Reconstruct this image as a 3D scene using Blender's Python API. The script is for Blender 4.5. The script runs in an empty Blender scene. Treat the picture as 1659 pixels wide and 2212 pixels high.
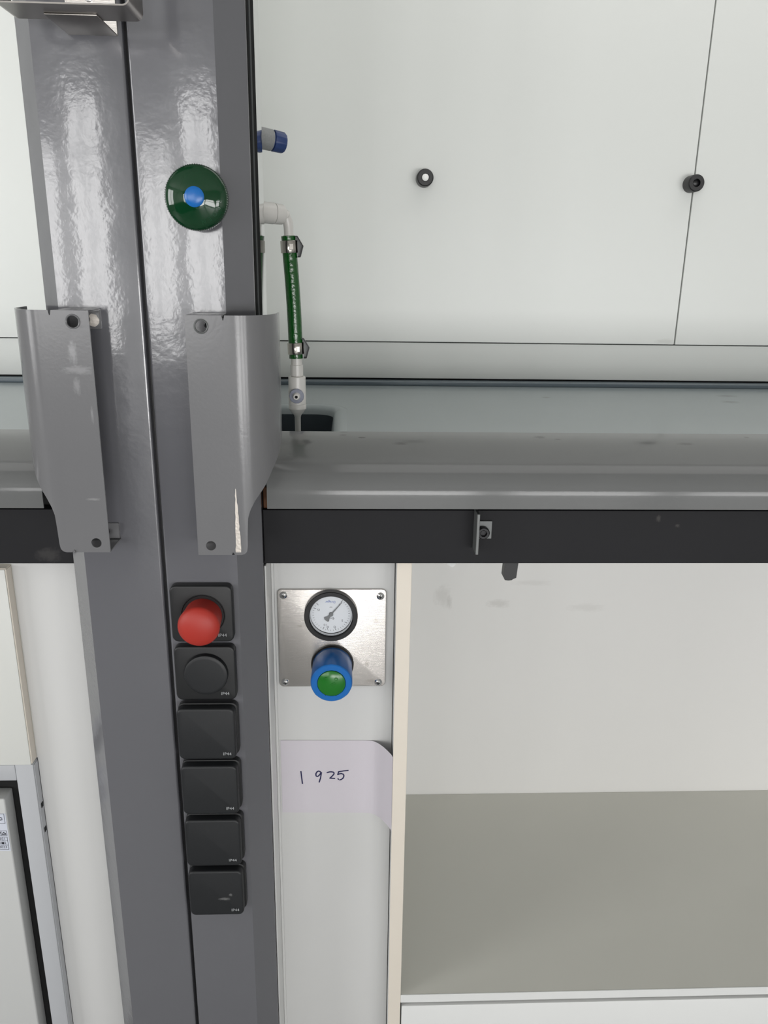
import bpy, bmesh, math, random
from mathutils import Vector, Matrix
random.seed(3)
S = bpy.context.scene
COL = S.collection
# ------------------------------------------------------------------ camera
CAM = bpy.data.cameras.new('camera'); cam = bpy.data.objects.new('camera', CAM); COL.objects.link(cam)
CAM.sensor_fit = 'VERTICAL'; CAM.sensor_height = 24.0; CAM.lens = 24.0 * 1700 / 2212
CAM.clip_start = 0.02
right = Vector((0.99921, -0.03773, 0.01410)); up = Vector((-0.00233, 0.29598, 0.95519)); fwd = Vector((0.04021, 0.95445, -0.29565))
fwd.normalize(); right = (right - fwd * right.dot(fwd)).normalized(); up = right.cross(fwd)
M = Matrix((right, up, -fwd)).transposed().to_4x4(); M.translation = Vector((0, -0.95, 1.25))
cam.matrix_world = M
S.camera = cam
# ------------------------------------------------------------------ light
S.view_settings.view_transform = 'Standard'; S.view_settings.look = 'None'
S.view_settings.exposure = -0.62; S.view_settings.gamma = 1.0; S.view_settings.use_curve_mapping = False
W = bpy.data.worlds.new('sky'); S.world = W; W.use_nodes = True
bg = W.node_tree.nodes['Background']; bg.inputs[0].default_value = (0.80, 0.88, 1.0, 1); bg.inputs[1].default_value = 1.0
try:
    S.cycles.max_bounces = 8; S.cycles.diffuse_bounces = 5; S.cycles.glossy_bounces = 4; S.cycles.caustics_reflective = False; S.cycles.caustics_refractive = False
except Exception: pass

def area(name, loc, target, sx, sy, power, col=(1, 1, 1), spread=180):
    l = bpy.data.lights.new(name, 'AREA'); l.shape = 'RECTANGLE'; l.size = sx; l.size_y = sy; l.energy = power; l.color = col; l.spread = math.radians(spread)
    o = bpy.data.objects.new(name, l); COL.objects.link(o); o.location = loc
    o.rotation_euler = (Vector(target) - Vector(loc)).to_track_quat('-Z', 'Y').to_euler()
    return o
# daylight outside the windows and added openings, and the hood lamps (built below at the same places)
WIN = [(-4.00, -3.00, 0.62, 2.6), (-2.75, -1.95, 0.62, 2.6), (-1.75, -0.98, 0.62, 2.6), (-0.25, 1.05, 0.0, 1.2), (1.20, 2.50, 0.0, 1.2), (2.65, 3.95, 0.0, 1.2)]     # windows; far left one and low hatches added as fill: x0, x1, z0, z1
for (a, b, z0, z1), pw in zip(WIN, (95, 66, 64, 100, 85, 75)):
    area('window_and_fill_light', ((a + b) / 2, -5.30, (z0 + z1) / 2), ((a + b) / 2, 0, (z0 + z1) / 2), b - a, z1 - z0, pw, (1.0, 0.99, 0.975))
LWIN = (-3.4, -1.4, 0.62, 2.6)             # left wall window added to brighten the left chamfer: y0, y1, z0, z1
area('window_and_fill_light', (-4.30, -2.4, 1.61), (0, -2.4, 1.61), 2.0, 1.98, 150, (1.0, 0.99, 0.975))
area('hood_lamp_light', (0.75, 0.42, 2.44), (0.75, 0.42, 1.0), 1.6, 0.70, 7.0, (1.0, 0.98, 0.96))
area('hood_lamp_light', (-1.20, 0.42, 2.44), (-1.20, 0.42, 1.0), 1.5, 0.70, 6.0, (1.0, 0.98, 0.96))

# ------------------------------------------------------------------ materials
def srgb(r, g=None, b=None):
    if g is None: g = b = r
    f = lambda c: (c / 255 / 12.92) if c / 255 <= 0.04045 else ((c / 255 + 0.055) / 1.055) ** 2.4
    return (f(r), f(g), f(b), 1)
def mat(name, col, rough=0.5, metal=0.0, spec=0.5, coat=0.0, coat_rough=0.05, coat_ior=1.5, bump=None, var=0.0, var_scale=8.0, spots=None, aniso=None, rough_var=0.0):
    m = bpy.data.materials.new(name); m.use_nodes = True; nt = m.node_tree; n = nt.nodes; L = nt.links
    p = n['Principled BSDF']
    p.inputs['Base Color'].default_value = col; p.inputs['Roughness'].default_value = rough; p.inputs['Metallic'].default_value = metal
    p.inputs['Specular IOR Level'].default_value = spec; p.inputs['Coat Weight'].default_value = coat; p.inputs['Coat Roughness'].default_value = coat_rough; p.inputs['Coat IOR'].default_value = coat_ior
    geo = n.new('ShaderNodeNewGeometry'); pos = geo.outputs['Position']; out = None
    if var > 0:
        t = n.new('ShaderNodeTexNoise'); t.inputs['Scale'].default_value = var_scale; t.inputs['Detail'].default_value = 5; L.new(pos, t.inputs['Vector'])
        mx = n.new('ShaderNodeMix'); mx.data_type = 'RGBA'
        mx.inputs['A'].default_value = tuple(c * (1 - var) for c in col[:3]) + (1,); mx.inputs['B'].default_value = tuple(min(1, c * (1 + var)) for c in col[:3]) + (1,)
        L.new(t.outputs['Fac'], mx.inputs['Factor']); out = mx.outputs['Result']
        if rough_var > 0:
            mr = n.new('ShaderNodeMapRange'); mr.inputs['To Min'].default_value = max(0.02, rough - rough_var); mr.inputs['To Max'].default_value = rough + rough_var
            L.new(t.outputs['Fac'], mr.inputs['Value']); L.new(mr.outputs['Result'], p.inputs['Roughness'])
    for (cx, cy, cz, rx, ry, rz, k, c2) in (spots or []):      # stains and wear with a place and shape of their own
        sub = n.new('ShaderNodeVectorMath'); sub.operation = 'SUBTRACT'; sub.inputs[1].default_value = (cx, cy, cz); L.new(pos, sub.inputs[0])
        sc = n.new('ShaderNodeVectorMath'); sc.operation = 'DIVIDE'; sc.inputs[1].default_value = (rx, ry, rz); L.new(sub.outputs[0], sc.inputs[0])
        t = n.new('ShaderNodeTexNoise'); t.inputs['Scale'].default_value = 1.9; t.inputs['Detail'].default_value = 6; t.inputs['Roughness'].default_value = 0.7; L.new(sc.outputs[0], t.inputs['Vector'])
        ln = n.new('ShaderNodeVectorMath'); ln.operation = 'LENGTH'; L.new(sc.outputs[0], ln.inputs[0])
        ad = n.new('ShaderNodeMath'); ad.operation = 'MULTIPLY_ADD'; ad.inputs[1].default_value = 1.6; L.new(t.outputs['Fac'], ad.inputs[0]); L.new(ln.outputs['Value'], ad.inputs[2])
        mr = n.new('ShaderNodeMapRange'); mr.inputs['From Min'].default_value = 1.75; mr.inputs['From Max'].default_value = 1.15 if k < 0.9 else 1.6; mr.inputs['To Max'].default_value = k
        L.new(ad.outputs[0], mr.inputs['Value'])
        mx = n.new('ShaderNodeMix'); mx.data_type = 'RGBA'; mx.inputs['B'].default_value = c2
        if out is None: mx.inputs['A'].default_value = col
        else: L.new(out, mx.inputs['A'])
        L.new(mr.outputs['Result'], mx.inputs['Factor']); out = mx.outputs['Result']
    if out is not None: L.new(out, p.inputs['Base Color'])
    if bump:
        last = None
        for (scale, strength, stretch) in bump:
            mp = n.new('ShaderNodeMapping'); mp.inputs['Scale'].default_value = stretch; L.new(pos, mp.inputs['Vector'])
            t = n.new('ShaderNodeTexNoise'); t.inputs['Scale'].default_value = scale; t.inputs['Detail'].default_value = 2; L.new(mp.outputs[0], t.inputs['Vector'])
            b = n.new('ShaderNodeBump'); b.inputs['Strength'].default_value = 1.0; b.inputs['Distance'].default_value = strength
            L.new(t.outputs['Fac'], b.inputs['Height'])
            if last: L.new(last.outputs[0], b.inputs['Normal'])
            last = b
        L.new(last.outputs[0], p.inputs['Normal'])
        if coat > 0: L.new(last.outputs[0], p.inputs['Coat Normal'])
    if aniso:      # brushed left to right, so highlights stretch up and down
        p.inputs['Anisotropic'].default_value = aniso
        tg = n.new('ShaderNodeCombineXYZ'); tg.inputs[2].default_value = 1.0; L.new(tg.outputs[0], p.inputs['Tangent'])
    return m
ONE = (1, 1, 1)
M_COL = mat('grey gloss paint', srgb(97, 97, 102), 0.22, spec=0.6, coat=1.0, coat_rough=0.09, bump=[(160, 0.00009, ONE), (14, 0.0007, ONE)], var=0.05, var_scale=5)
M_BRK = mat('grey satin paint', srgb(112, 112, 114), 0.19, spec=0.38, bump=[(260, 0.00007, ONE)], var=0.05, var_scale=9,
            spots=[(-0.312, -0.048, 1.155, 0.006, 0.02, 0.016, 0.5, srgb(165, 165, 167)), (-0.308, -0.048, 1.136, 0.02, 0.02, 0.006, 0.45, srgb(160, 160, 162)), (-0.311, -0.048, 1.118, 0.005, 0.02, 0.012, 0.4, srgb(160, 160, 162)), (-0.297, -0.048, 1.085, 0.002, 0.02, 0.012, 0.4, srgb(160, 160, 162)),
                   (-0.305, -0.048, 0.985, 0.01, 0.02, 0.002, 0.4, srgb(165, 165, 165))])
M_BARE = mat('bare scraped metal', srgb(205, 198, 190), 0.4, metal=0.6, bump=[(300, 0.0003, ONE)])
M_SEAM = mat('dark seam strip', srgb(14, 14, 17), 0.5)
M_RUB = mat('black rubber', srgb(12, 12, 13), 0.9, spec=0.1)
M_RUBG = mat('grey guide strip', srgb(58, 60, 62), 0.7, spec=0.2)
M_HOOD = mat('white hood laminate', srgb(222, 224, 221), 0.35, var=0.015, var_scale=2.5, spots=[(0.71, 0.845, 1.10, 0.03, 0.05, 0.008, 0.25, srgb(170, 168, 160))])
M_GLOSSW = mat('polished side panel', srgb(212, 213, 213), 0.06, metal=1.0)
M_PANEL = mat('pale grey panel laminate', srgb(208, 208, 207), 0.4, var=0.012, var_scale=6)
M_PANELW = mat('off white cupboard laminate', srgb(214, 215, 211), 0.4, var=0.012, var_scale=6)
M_WHITE = mat('white melamine', srgb(226, 227, 226), 0.38, var=0.012, var_scale=6)
M_WARMW = mat('warm white melamine', srgb(228, 227, 225), 0.4, var=0.012, var_scale=5,
              spots=[(0.19, 0.575, 0.592, 0.022, 0.1, 0.03, 0.15, srgb(120, 115, 108)), (0.205, 0.575, 0.578, 0.008, 0.1, 0.02, 0.18, srgb(120, 115, 108)), (0.31, 0.575, 0.575, 0.03, 0.1, 0.012, 0.2, srgb(135, 128, 120)), (0.38, 0.575, 0.622, 0.05, 0.1, 0.008, 0.12, srgb(150, 145, 138)), (0.50, 0.575, 0.565, 0.05, 0.1, 0.012, 0.12, srgb(150, 145, 138))])
M_BEIGE = mat('cream board edge', srgb(222, 214, 202), 0.45, var=0.02, var_scale=14)
M_SHELF = mat('grey laminate shelf', srgb(216, 215, 207), 0.45, var=0.03, var_scale=5)
CHIP = srgb(50, 48, 46)
M_AIR = mat('grey satin airfoil paint', srgb(104, 105, 105), 0.5, spec=0.08, coat=1.0, coat_rough=0.11, coat_ior=1.33, bump=[(420, 0.00003, ONE)], var=0.05, var_scale=7,
            spots=[(0.0131, 0.118, 1.027, 0.006, 0.003, 0.004, 0.95, CHIP), (-0.013, 0.13, 1.028, 0.007, 0.006, 0.01, 0.6, CHIP), (-0.012, 0.146, 1.028, 0.008, 0.004, 0.01, 0.6, CHIP), (0.065, 0.095, 1.026, 0.013, 0.006, 0.01, 0.6, CHIP), (0.262, 0.125, 1.028, 0.011, 0.008, 0.01, 0.7, CHIP), (0.285, 0.115, 1.028, 0.006, 0.004, 0.01, 0.5, CHIP), (0.46, 0.10, 1.026, 0.015, 0.006, 0.01, 0.5, CHIP), (0.56, 0.13, 1.028, 0.005, 0.005, 0.01, 0.7, CHIP), (0.389, 0.012, 1.0006, 0.0035, 0.01, 0.0035, 0.95, srgb(70, 69, 66)), (-0.095, 0.10, 1.027, 0.02, 0.02, 0.01, 0.5, srgb(90, 92, 92))])
M_WTOP = mat('glazed blue grey worktop', srgb(150, 158, 160), 0.20, spec=0.5, var=0.03, var_scale=5,
             spots=[(0.80, 0.70, 1.0, 0.03, 0.02, 0.05, 0.4, srgb(100, 105, 106)), (0.77, 0.62, 1.0, 0.025, 0.02, 0.05, 0.4, srgb(100, 105, 106)), (0.40, 0.66, 1.0, 0.012, 0.01, 0.05, 0.4, srgb(110, 112, 112))])
M_UPST = mat('dark blue grey glazed edge', srgb(100, 111, 119), 0.3)
M_SINK = mat('glazed dark sink', srgb(70, 77, 82), 0.2)
M_BEAM = mat('black phenolic board', srgb(25, 25, 28), 0.6, spec=0.25, var=0.1, var_scale=6, spots=[(-0.40, 0.04, 0.883, 0.02, 0.05, 0.012, 0.25, srgb(90, 88, 86)), (0.41, 0.04, 0.935, 0.004, 0.05, 0.006, 0.5, srgb(80, 78, 76)), (0.437, 0.04, 0.925, 0.004, 0.05, 0.003, 0.5, srgb(80, 78, 76))])
M_STEELP = mat('grey zinc steel', srgb(105, 107, 107), 0.45, metal=0.4)
M_BOLT = mat('black oxide bolt', srgb(34, 34, 36), 0.4, metal=0.5)
M_STEEL = mat('brushed stainless steel', srgb(190, 186, 182), 0.27, metal=1.0, aniso=0.8, bump=[(60, 0.00012, (1, 1, 25))], var=0.04, var_scale=40,
              spots=[(-0.075, 0.096, 0.752, 0.006, 0.02, 0.002, 0.5, srgb(140, 132, 124)), (0.022, 0.096, 0.69, 0.004, 0.02, 0.006, 0.4, srgb(130, 122, 114)), (0.03, 0.096, 0.662, 0.012, 0.02, 0.004, 0.4, srgb(150, 142, 134)), (0.035, 0.096, 0.76, 0.004, 0.02, 0.007, 0.35, srgb(150, 142, 134))])
M_STEELT = mat('satin stainless steel', srgb(150, 146, 142), 0.33, metal=1.0, bump=[(80, 0.0001, (30, 1, 1))])
M_CHROME = mat('bright screw steel', srgb(200, 200, 200), 0.22, metal=1.0)
M_SWF = mat('black switch plastic', srgb(19, 20, 22), 0.45, bump=[(900, 0.00002, ONE)])
M_SWL = mat('black switch cover', srgb(20, 22, 25), 0.5, bump=[(700, 0.00004, ONE)], spots=[(-0.183, -0.022, 0.377, 0.010, 0.02, 0.003, 0.35, srgb(150, 150, 150)), (-0.174, -0.022, 0.384, 0.003, 0.02, 0.003, 0.35, srgb(150, 150, 150))])
M_PRINT = mat('pale grey print', srgb(165, 168, 170), 0.6)
M_RED = mat('matt red plastic', srgb(164, 42, 31), 0.5, var=0.06, var_scale=30, bump=[(600, 0.00004, ONE)])
M_GREEN = mat('glossy dark green plastic', srgb(8, 52, 27), 0.06, spec=0.55)
M_GREENE = mat('embossed dark green lettering', srgb(16, 64, 38), 0.15)
M_BLUE = mat('bright blue plastic', srgb(16, 98, 172), 0.28)
M_GREENC = mat('mid green plastic', srgb(28, 108, 32), 0.22)
M_NAVY = mat('navy ribbed plastic', srgb(40, 62, 112), 0.4)
M_GREYP = mat('stippled grey plastic', srgb(140, 142, 142), 0.55, var=0.2, var_scale=420)
M_WPLAS = mat('white plastic fitting', srgb(208, 206, 202), 0.3)
M_CAPW = mat('bright white cap', srgb(250, 250, 248), 0.4)
M_RING = mat('blue grey plastic ring', srgb(128, 132, 148), 0.45)
M_HOSE = mat('translucent green hose', srgb(14, 78, 24), 0.16, spec=0.6, bump=[(160, 0.0006, (1, 1, 1.2))])
M_CLAMP = mat('clamp steel', srgb(190, 186, 180), 0.2, metal=1.0)
M_BLACKP = mat('black plastic', srgb(22, 22, 24), 0.35)
M_DIAL = mat('white dial', srgb(222, 226, 232), 0.5)
M_INK = mat('dark dial ink', srgb(70, 70, 78), 0.6)
M_INKB = mat('blue dial ink', srgb(70, 96, 170), 0.6)
M_NEED = mat('grey needle', srgb(120, 122, 124), 0.4)
M_TAPE = mat('paper tape', srgb(208, 203, 210), 0.85, bump=[(800, 0.00012, ONE)])
M_PEN = mat('blue black pen ink', srgb(14, 14, 70), 0.6)
M_GREYC = mat('light grey cabinet paint', srgb(182, 184, 188), 0.42)
M_DRAW = mat('drawer front off white', srgb(200, 201, 200), 0.45)
M_BLACK = mat('black recess', srgb(6, 6, 7), 0.8)
M_STICK = mat('pale sticker', srgb(206, 210, 222), 0.4)
M_STINK = mat('black sticker print', srgb(22, 24, 34), 0.6)
M_RUST = mat('rusty timber', srgb(84, 52, 28), 0.8)
M_FLOOR = mat('light grey vinyl floor', srgb(165, 166, 166), 0.35, var=0.08, var_scale=3)
M_WALL = mat('painted wall', srgb(205, 205, 202), 0.8, var=0.01)
M_CEIL = mat('ceiling', srgb(185, 185, 182), 0.9, var=0.01)
M_FRAME = mat('dark window frame', srgb(60, 62, 66), 0.4)
M_BLIND = mat('window blind', srgb(150, 150, 150), 0.8)
M_LAMP = mat('lamp housing', srgb(215, 215, 215), 0.5)

# ------------------------------------------------------------------ mesh helpers
def finish(bm, ang=32):
    bmesh.ops.remove_doubles(bm, verts=bm.verts, dist=1e-6)
    bmesh.ops.recalc_face_normals(bm, faces=bm.faces)
    lim = math.radians(ang)
    for e in bm.edges:
        e.smooth = not (len(e.link_faces) == 2 and e.calc_face_angle(0) > lim)
    for f in bm.faces: f.smooth = True
def wloc(o):
    v = Vector(o.location)
    return v
ORIG = {}
def obj(name, bm, m, parent=None, origin=None, label=None, raw=False):
    """one mesh object; geometry is given in world metres"""
    if not raw: finish(bm)
    if parent is not None: o0 = ORIG[parent.name]
    elif origin is not None: o0 = Vector(origin)
    else:
        vs = [v.co for v in bm.verts]
        o0 = Vector(((min(v.x for v in vs) + max(v.x for v in vs)) / 2, (min(v.y for v in vs) + max(v.y for v in vs)) / 2, min(v.z for v in vs)))
    bmesh.ops.translate(bm, verts=bm.verts, vec=-o0)
    me = bpy.data.meshes.new(name); bm.to_mesh(me); bm.free(); me.materials.append(m)
    o = bpy.data.objects.new(name, me); COL.objects.link(o)
    if parent is not None: o.parent = parent
    else: o.location = o0
    ORIG[o.name] = o0
    if label: o['label'] = label
    return o
def tag(o, label, cat, group=None, kind=None):
    o['label'] = label; o['category'] = cat
    if group: o['group'] = group
    if kind: o['kind'] = kind
    return o
def thing(name, loc, label, cat, group=None):
    o = bpy.data.objects.new(name, None); COL.objects.link(o); o.location = loc; o.empty_display_size = 0.02
    ORIG[o.name] = Vector(loc)
    return tag(o, label, cat, group)
def struct(name, bm, m, parent=None):
    o = obj(name, bm, m, parent)
    if parent is None: o['kind'] = 'structure'
    return o
def NB(): return bmesh.new()
def box(bm, lo, hi, bev=0.0, seg=2):
    x0, y0, z0 = lo; x1, y1, z1 = hi
    vs = [bm.verts.new(p) for p in ((x0, y0, z0), (x1, y0, z0), (x1, y1, z0), (x0, y1, z0), (x0, y0, z1), (x1, y0, z1), (x1, y1, z1), (x0, y1, z1))]
    fs = [bm.faces.new([vs[i] for i in q]) for q in ((0, 3, 2, 1), (4, 5, 6, 7), (0, 1, 5, 4), (1, 2, 6, 5), (2, 3, 7, 6), (3, 0, 4, 7))]
    if bev > 0:
        es = list({e for f in fs for e in f.edges})
        bmesh.ops.bevel(bm, geom=es, offset=bev, segments=seg, affect='EDGES', profile=0.5)
    return bm
def B(lo, hi, bev=0.0, seg=2): return box(NB(), lo, hi, bev, seg)
def prism(bm, poly, axis, a, b):
    """poly in the two other axes (order x,y,z without `axis`), extruded from a to b"""
    def P(u, v, w): return {'x': (w, u, v), 'y': (u, w, v), 'z': (u, v, w)}[axis]
    A = [bm.verts.new(P(u, v, a)) for u, v in poly]; Bv = [bm.verts.new(P(u, v, b)) for u, v in poly]
    n = len(poly); bm.faces.new(A); bm.faces.new(Bv[::-1])
    for i in range(n): bm.faces.new((A[i], A[(i + 1) % n], Bv[(i + 1) % n], Bv[i]))
    return bm
def loft(bm, rings, cap0=True, cap1=True):
    R = [[bm.verts.new(p) for p in r] for r in rings]
    n = len(R[0])
    for a, b in zip(R[:-1], R[1:]):
        for i in range(n): bm.faces.new((a[i], a[(i + 1) % n], b[(i + 1) % n], b[i]))
    if cap0: bm.faces.new(R[0][::-1])
    if cap1: bm.faces.new(R[-1])
    return bm
def frame_of(d):
    d = Vector(d).normalized(); h = Vector((0, 0, 1)) if abs(d.z) < 0.9 else Vector((0, 1, 0))
    u = h.cross(d).normalized(); v = d.cross(u)
    return d, u, v
def lathe(bm, c, d, prof, n=32, cap0=True, cap1=True, rad=None):
    """prof: (distance along d, radius); rad(k) scales the radius of spoke k"""
    c = Vector(c); d, u, v = frame_of(d); rings = []
    for t, r in prof:
        rings.append([c + d * t + (u * math.cos(2 * math.pi * k / n) + v * math.sin(2 * math.pi * k / n)) * (r * (rad(k) if rad else 1)) for k in range(n)])
    return loft(bm, rings, cap0, cap1)
def tube(bm, path, r, n=14, caps=True):
    P = [Vector(p) for p in path]; rings = []; u = None
    for i, p in enumerate(P):
        t = (P[min(i + 1, len(P) - 1)] - P[max(i - 1, 0)]).normalized()
        if u is None: u = frame_of(t)[1]
        u = (u - t * u.dot(t)).normalized(); v = t.cross(u)
        rr = r[i] if isinstance(r, (list, tuple)) else r
        rings.append([p + (u * math.cos(2 * math.pi * k / n) + v * math.sin(2 * math.pi * k / n)) * rr for k in range(n)])
    return loft(bm, rings, caps, caps)
def rrect(cx, cy, w, h, r, n=6):
    out = []
    for (sx, sy, a0) in ((1, 1, 0), (-1, 1, 90), (-1, -1, 180), (1, -1, 270)):
        for k in range(n + 1):
            a = math.radians(a0 + 90 * k / n)
            out.append((cx + sx * (w / 2 - r) + r * math.cos(a), cy + sy * (h / 2 - r) + r * math.sin(a)))
    return out
def pad(bm, cx, cz, w, h, r, y0, y1, bev):
    """rounded square standing on a wall facing -y, from y0 (wall) to y1 (front), rounded front edge"""
    rings = [[(x, y0, z) for x, z in rrect(cx, cz, w, h, r)]]
    for k in range(0, 5):
        a = k / 4 * math.pi / 2; i = bev * (1 - math.cos(a))
        rings.append([(x, y1 + bev - bev * math.sin(a), z) for x, z in rrect(cx, cz, w - 2 * i, h - 2 * i, max(r - i, 0.0005))])
    return loft(bm, rings)
def strokes(bm, lines, width, y, th=0.0003, dy=None):
    """flat pen strokes in the x-z plane at depth y"""
    for pts in lines:
        for i in range(len(pts) - 1):
            a = Vector(pts[i]); b = Vector(pts[i + 1]); d = b - a
            if d.length < 1e-7: continue
            d.normalize(); n = Vector((-d.y, d.x)) * width / 2; e = d * width * 0.3
            q = [a - e + n, b + e + n, b + e - n, a - e - n]
            prism(bm, [(v.x, v.y) for v in q], 'y', y, y - th - i * 1e-6)
    return bm
def text_bm(s, size, c, rot=0.0, y=0.0, th=0.0002, spacing=1.0):
    """lettering facing -y, centred at c=(x,z), rotated by rot degrees"""
    cu = bpy.data.curves.new('lettering_curve', 'FONT'); cu.body = s; cu.size = size; cu.align_x = 'CENTER'; cu.align_y = 'CENTER'; cu.extrude = th; cu.space_character = spacing; cu.resolution_u = 3
    o = bpy.data.objects.new('lettering_curve', cu); COL.objects.link(o)
    bpy.context.view_layer.update()
    me = bpy.data.meshes.new_from_object(o.evaluated_get(bpy.context.evaluated_depsgraph_get()))
    bm = bmesh.new(); bm.from_mesh(me)
    bpy.data.objects.remove(o); bpy.data.curves.remove(cu); bpy.data.meshes.remove(me)
    a = math.radians(rot); ca, sa = math.cos(a), math.sin(a)
    for v in bm.verts:
        x, z, t = v.co.x, v.co.y, v.co.z
        v.co = (c[0] + ca * x - sa * z, y - t, c[1] + sa * x + ca * z)
    return bm
def merge(*bms):
    out = bms[0]
    for b in bms[1:]:
        me = bpy.data.meshes.new('tmp'); b.to_mesh(me); out.from_mesh(me); bpy.data.meshes.remove(me); b.free()
    return out
def cut(o, cutters):
    """bake boolean holes into o"""
    tmp = []
    for b in cutters:
        bmesh.ops.recalc_face_normals(b, faces=b.faces)
        me = bpy.data.meshes.new('cutter'); b.to_mesh(me); b.free(); c = bpy.data.objects.new('cutter', me); COL.objects.link(c); tmp.append(c)
        md = o.modifiers.new('hole', 'BOOLEAN'); md.object = c; md.operation = 'DIFFERENCE'; md.solver = 'EXACT'
    bpy.context.view_layer.update()
    me = bpy.data.meshes.new_from_object(o.evaluated_get(bpy.context.evaluated_depsgraph_get()))
    o.modifiers.clear(); old = o.data; nm = old.name; o.data = me; bpy.data.meshes.remove(old); me.name = nm
    for c in tmp:
        m_ = c.data; bpy.data.objects.remove(c); bpy.data.meshes.remove(m_)
    bm = bmesh.new(); bm.from_mesh(me); finish(bm); bm.to_mesh(me); bm.free()
def move_bm(bm, v): bmesh.ops.translate(bm, verts=bm.verts, vec=v); return bm

# ------------------------------------------------------------------ room shell
RX0, RX1, RY0, RY1, RZ = -4.2, 4.2, -5.2, 1.05, 2.9
FZ = -0.12            # floor level: everything that stands on the floor starts here
struct('floor', B((RX0, RY0, FZ - 0.1), (RX1, RY1, FZ)), M_FLOOR)
struct('ceiling', B((RX0, RY0, RZ), (RX1, RY1, RZ + 0.1)), M_CEIL)
struct('wall_back', B((RX0, RY1, FZ), (RX1, RY1 + 0.1, RZ)), M_WALL)
bm = NB(); ya, yb, za, zb = LWIN
for y0, y1, z0, z1 in ((RY0, ya, FZ, RZ), (yb, RY1, FZ, RZ), (ya, yb, FZ, za), (ya, yb, zb, RZ)): box(bm, (RX0 - 0.1, y0, z0), (RX0, y1, z1))
struct('wall_left', bm, M_WALL)
bm = NB()
for y0, y1, z0, z1 in ((ya, ya + 0.05, za, zb), (yb - 0.05, yb, za, zb), (ya, yb, za, za + 0.05), (ya, yb, zb - 0.05, zb), (-2.43, -2.37, za, zb)): box(bm, (RX0 - 0.06, y0, z0), (RX0 - 0.01, y1, z1))
struct('window_4', bm, M_FRAME)  # frame of the window added for light on the left chamfer
bm = NB(); cur = RX0
for a, b, z0, z1 in WIN:
    box(bm, (cur, RY0 - 0.1, FZ), (a, RY0, RZ)); box(bm, (a, RY0 - 0.1, z1), (b, RY0, RZ))
    if z0 > 0: box(bm, (a, RY0 - 0.1, FZ), (b, RY0, z0))
    cur = b
box(bm, (cur, RY0 - 0.1, FZ), (RX1, RY0, RZ))
struct('wall_front', bm, M_WALL)
struct('wall_right', B((RX1, RY0, FZ), (RX1 + 0.1, RY1, RZ)), M_WALL)
for i, (a, b, z0, z1) in enumerate(WIN):
    bm = NB(); y0, y1 = RY0 - 0.06, RY0 - 0.01; m = (a + b) / 2; zm = z0 + (z1 - z0) * 0.68; zb = FZ if z0 == 0 else z0
    bars = [((a, zb), (a + 0.05, z1)), ((b - 0.05, zb), (b, z1)), ((a, zb), (b, zb + 0.05)), ((a, z1 - 0.05), (b, z1)), ((a, zm - 0.03), (b, zm + 0.03))]
    if z0 > 0: bars.append(((m - 0.03, z0), (m + 0.03, z1)))
    for lo, hi in bars: box(bm, (lo[0], y0, lo[1]), (hi[0], y1, hi[1]))
    w = struct('window_%d' % (i + 1) if z0 > 0 else 'door_%d' % (i - 2), bm, M_FRAME)  # frames without a sill belong to the low openings added as fill light
    if z0 > 0: obj('added_blind', B((a + 0.02, RY0 + 0.005, z1 - [0.3, 0.50, 0.22][i]), (b - 0.02, RY0 + 0.012, z1 + 0.02)), M_BLIND, w)  # lowered blinds added to break up the reflections on the column

# ------------------------------------------------------------------ service column between the two hoods
ZT = 2.6
post = thing('service_column', (-0.2400, 0.05, FZ), 'tall grey glossy painted service column with a dark centre seam between the two fume hoods', 'column')
r_ = 0.003
def arc(cx, cy, r, a0, a1, n=4): return [(cx + r * math.cos(math.radians(a0 + (a1 - a0) * k / n)), cy + r * math.sin(math.radians(a0 + (a1 - a0) * k / n))) for k in range(n + 1)]
# left cover (x,y): chamfer, front, rounded seam edge
polyL = [(-0.3615, 0.10), (-0.3615, 0.0222)] + [(-0.3393, 0.0)] + arc(-0.2432 - 0.003, 0.003, 0.003, -90, 0) + [(-0.2432, 0.02), (-0.2432, 0.10)]
obj('column_cover', prism(NB(), polyL, 'z', FZ, ZT), M_COL, post)
polyR = [(-0.1178, 0.10), (-0.2390, 0.10), (-0.2390, 0.02)] + arc(-0.2390 + 0.003, 0.003, 0.003, 180, 270) + [(-0.1472, 0.0), (-0.1178, 0.030)]
obj('column_cover', prism(NB(), polyR, 'z', FZ, ZT), M_COL, post)
obj('seam_strip', B((-0.2432, 0.014, FZ), (-0.2390, 0.02, ZT)), M_SEAM, post, label='dark strip in the seam')
# sash guide on the right flank, above the worktop
bm = NB(); box(bm, (-0.1178, 0.034, 1.03), (-0.1166, 0.052, ZT)); obj('sash_guide', bm, M_RUB, post, label='black rubber guide strip')
obj('guide_strip', B((-0.1178, 0.053, 1.03), (-0.1160, 0.066, ZT)), M_RUBG, post, label='grey guide strip')
bm = NB(); box(bm, (-0.1178, 0.067, 1.03), (-0.1162, 0.099, ZT)); obj('sash_guide', bm, M_RUB, post, label='black rubber guide strip')
obj('guide_bead', B((-0.1178, 0.0305, 1.03), (-0.1170, 0.033, ZT)), M_BRK, post, label='thin grey metal bead')

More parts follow.
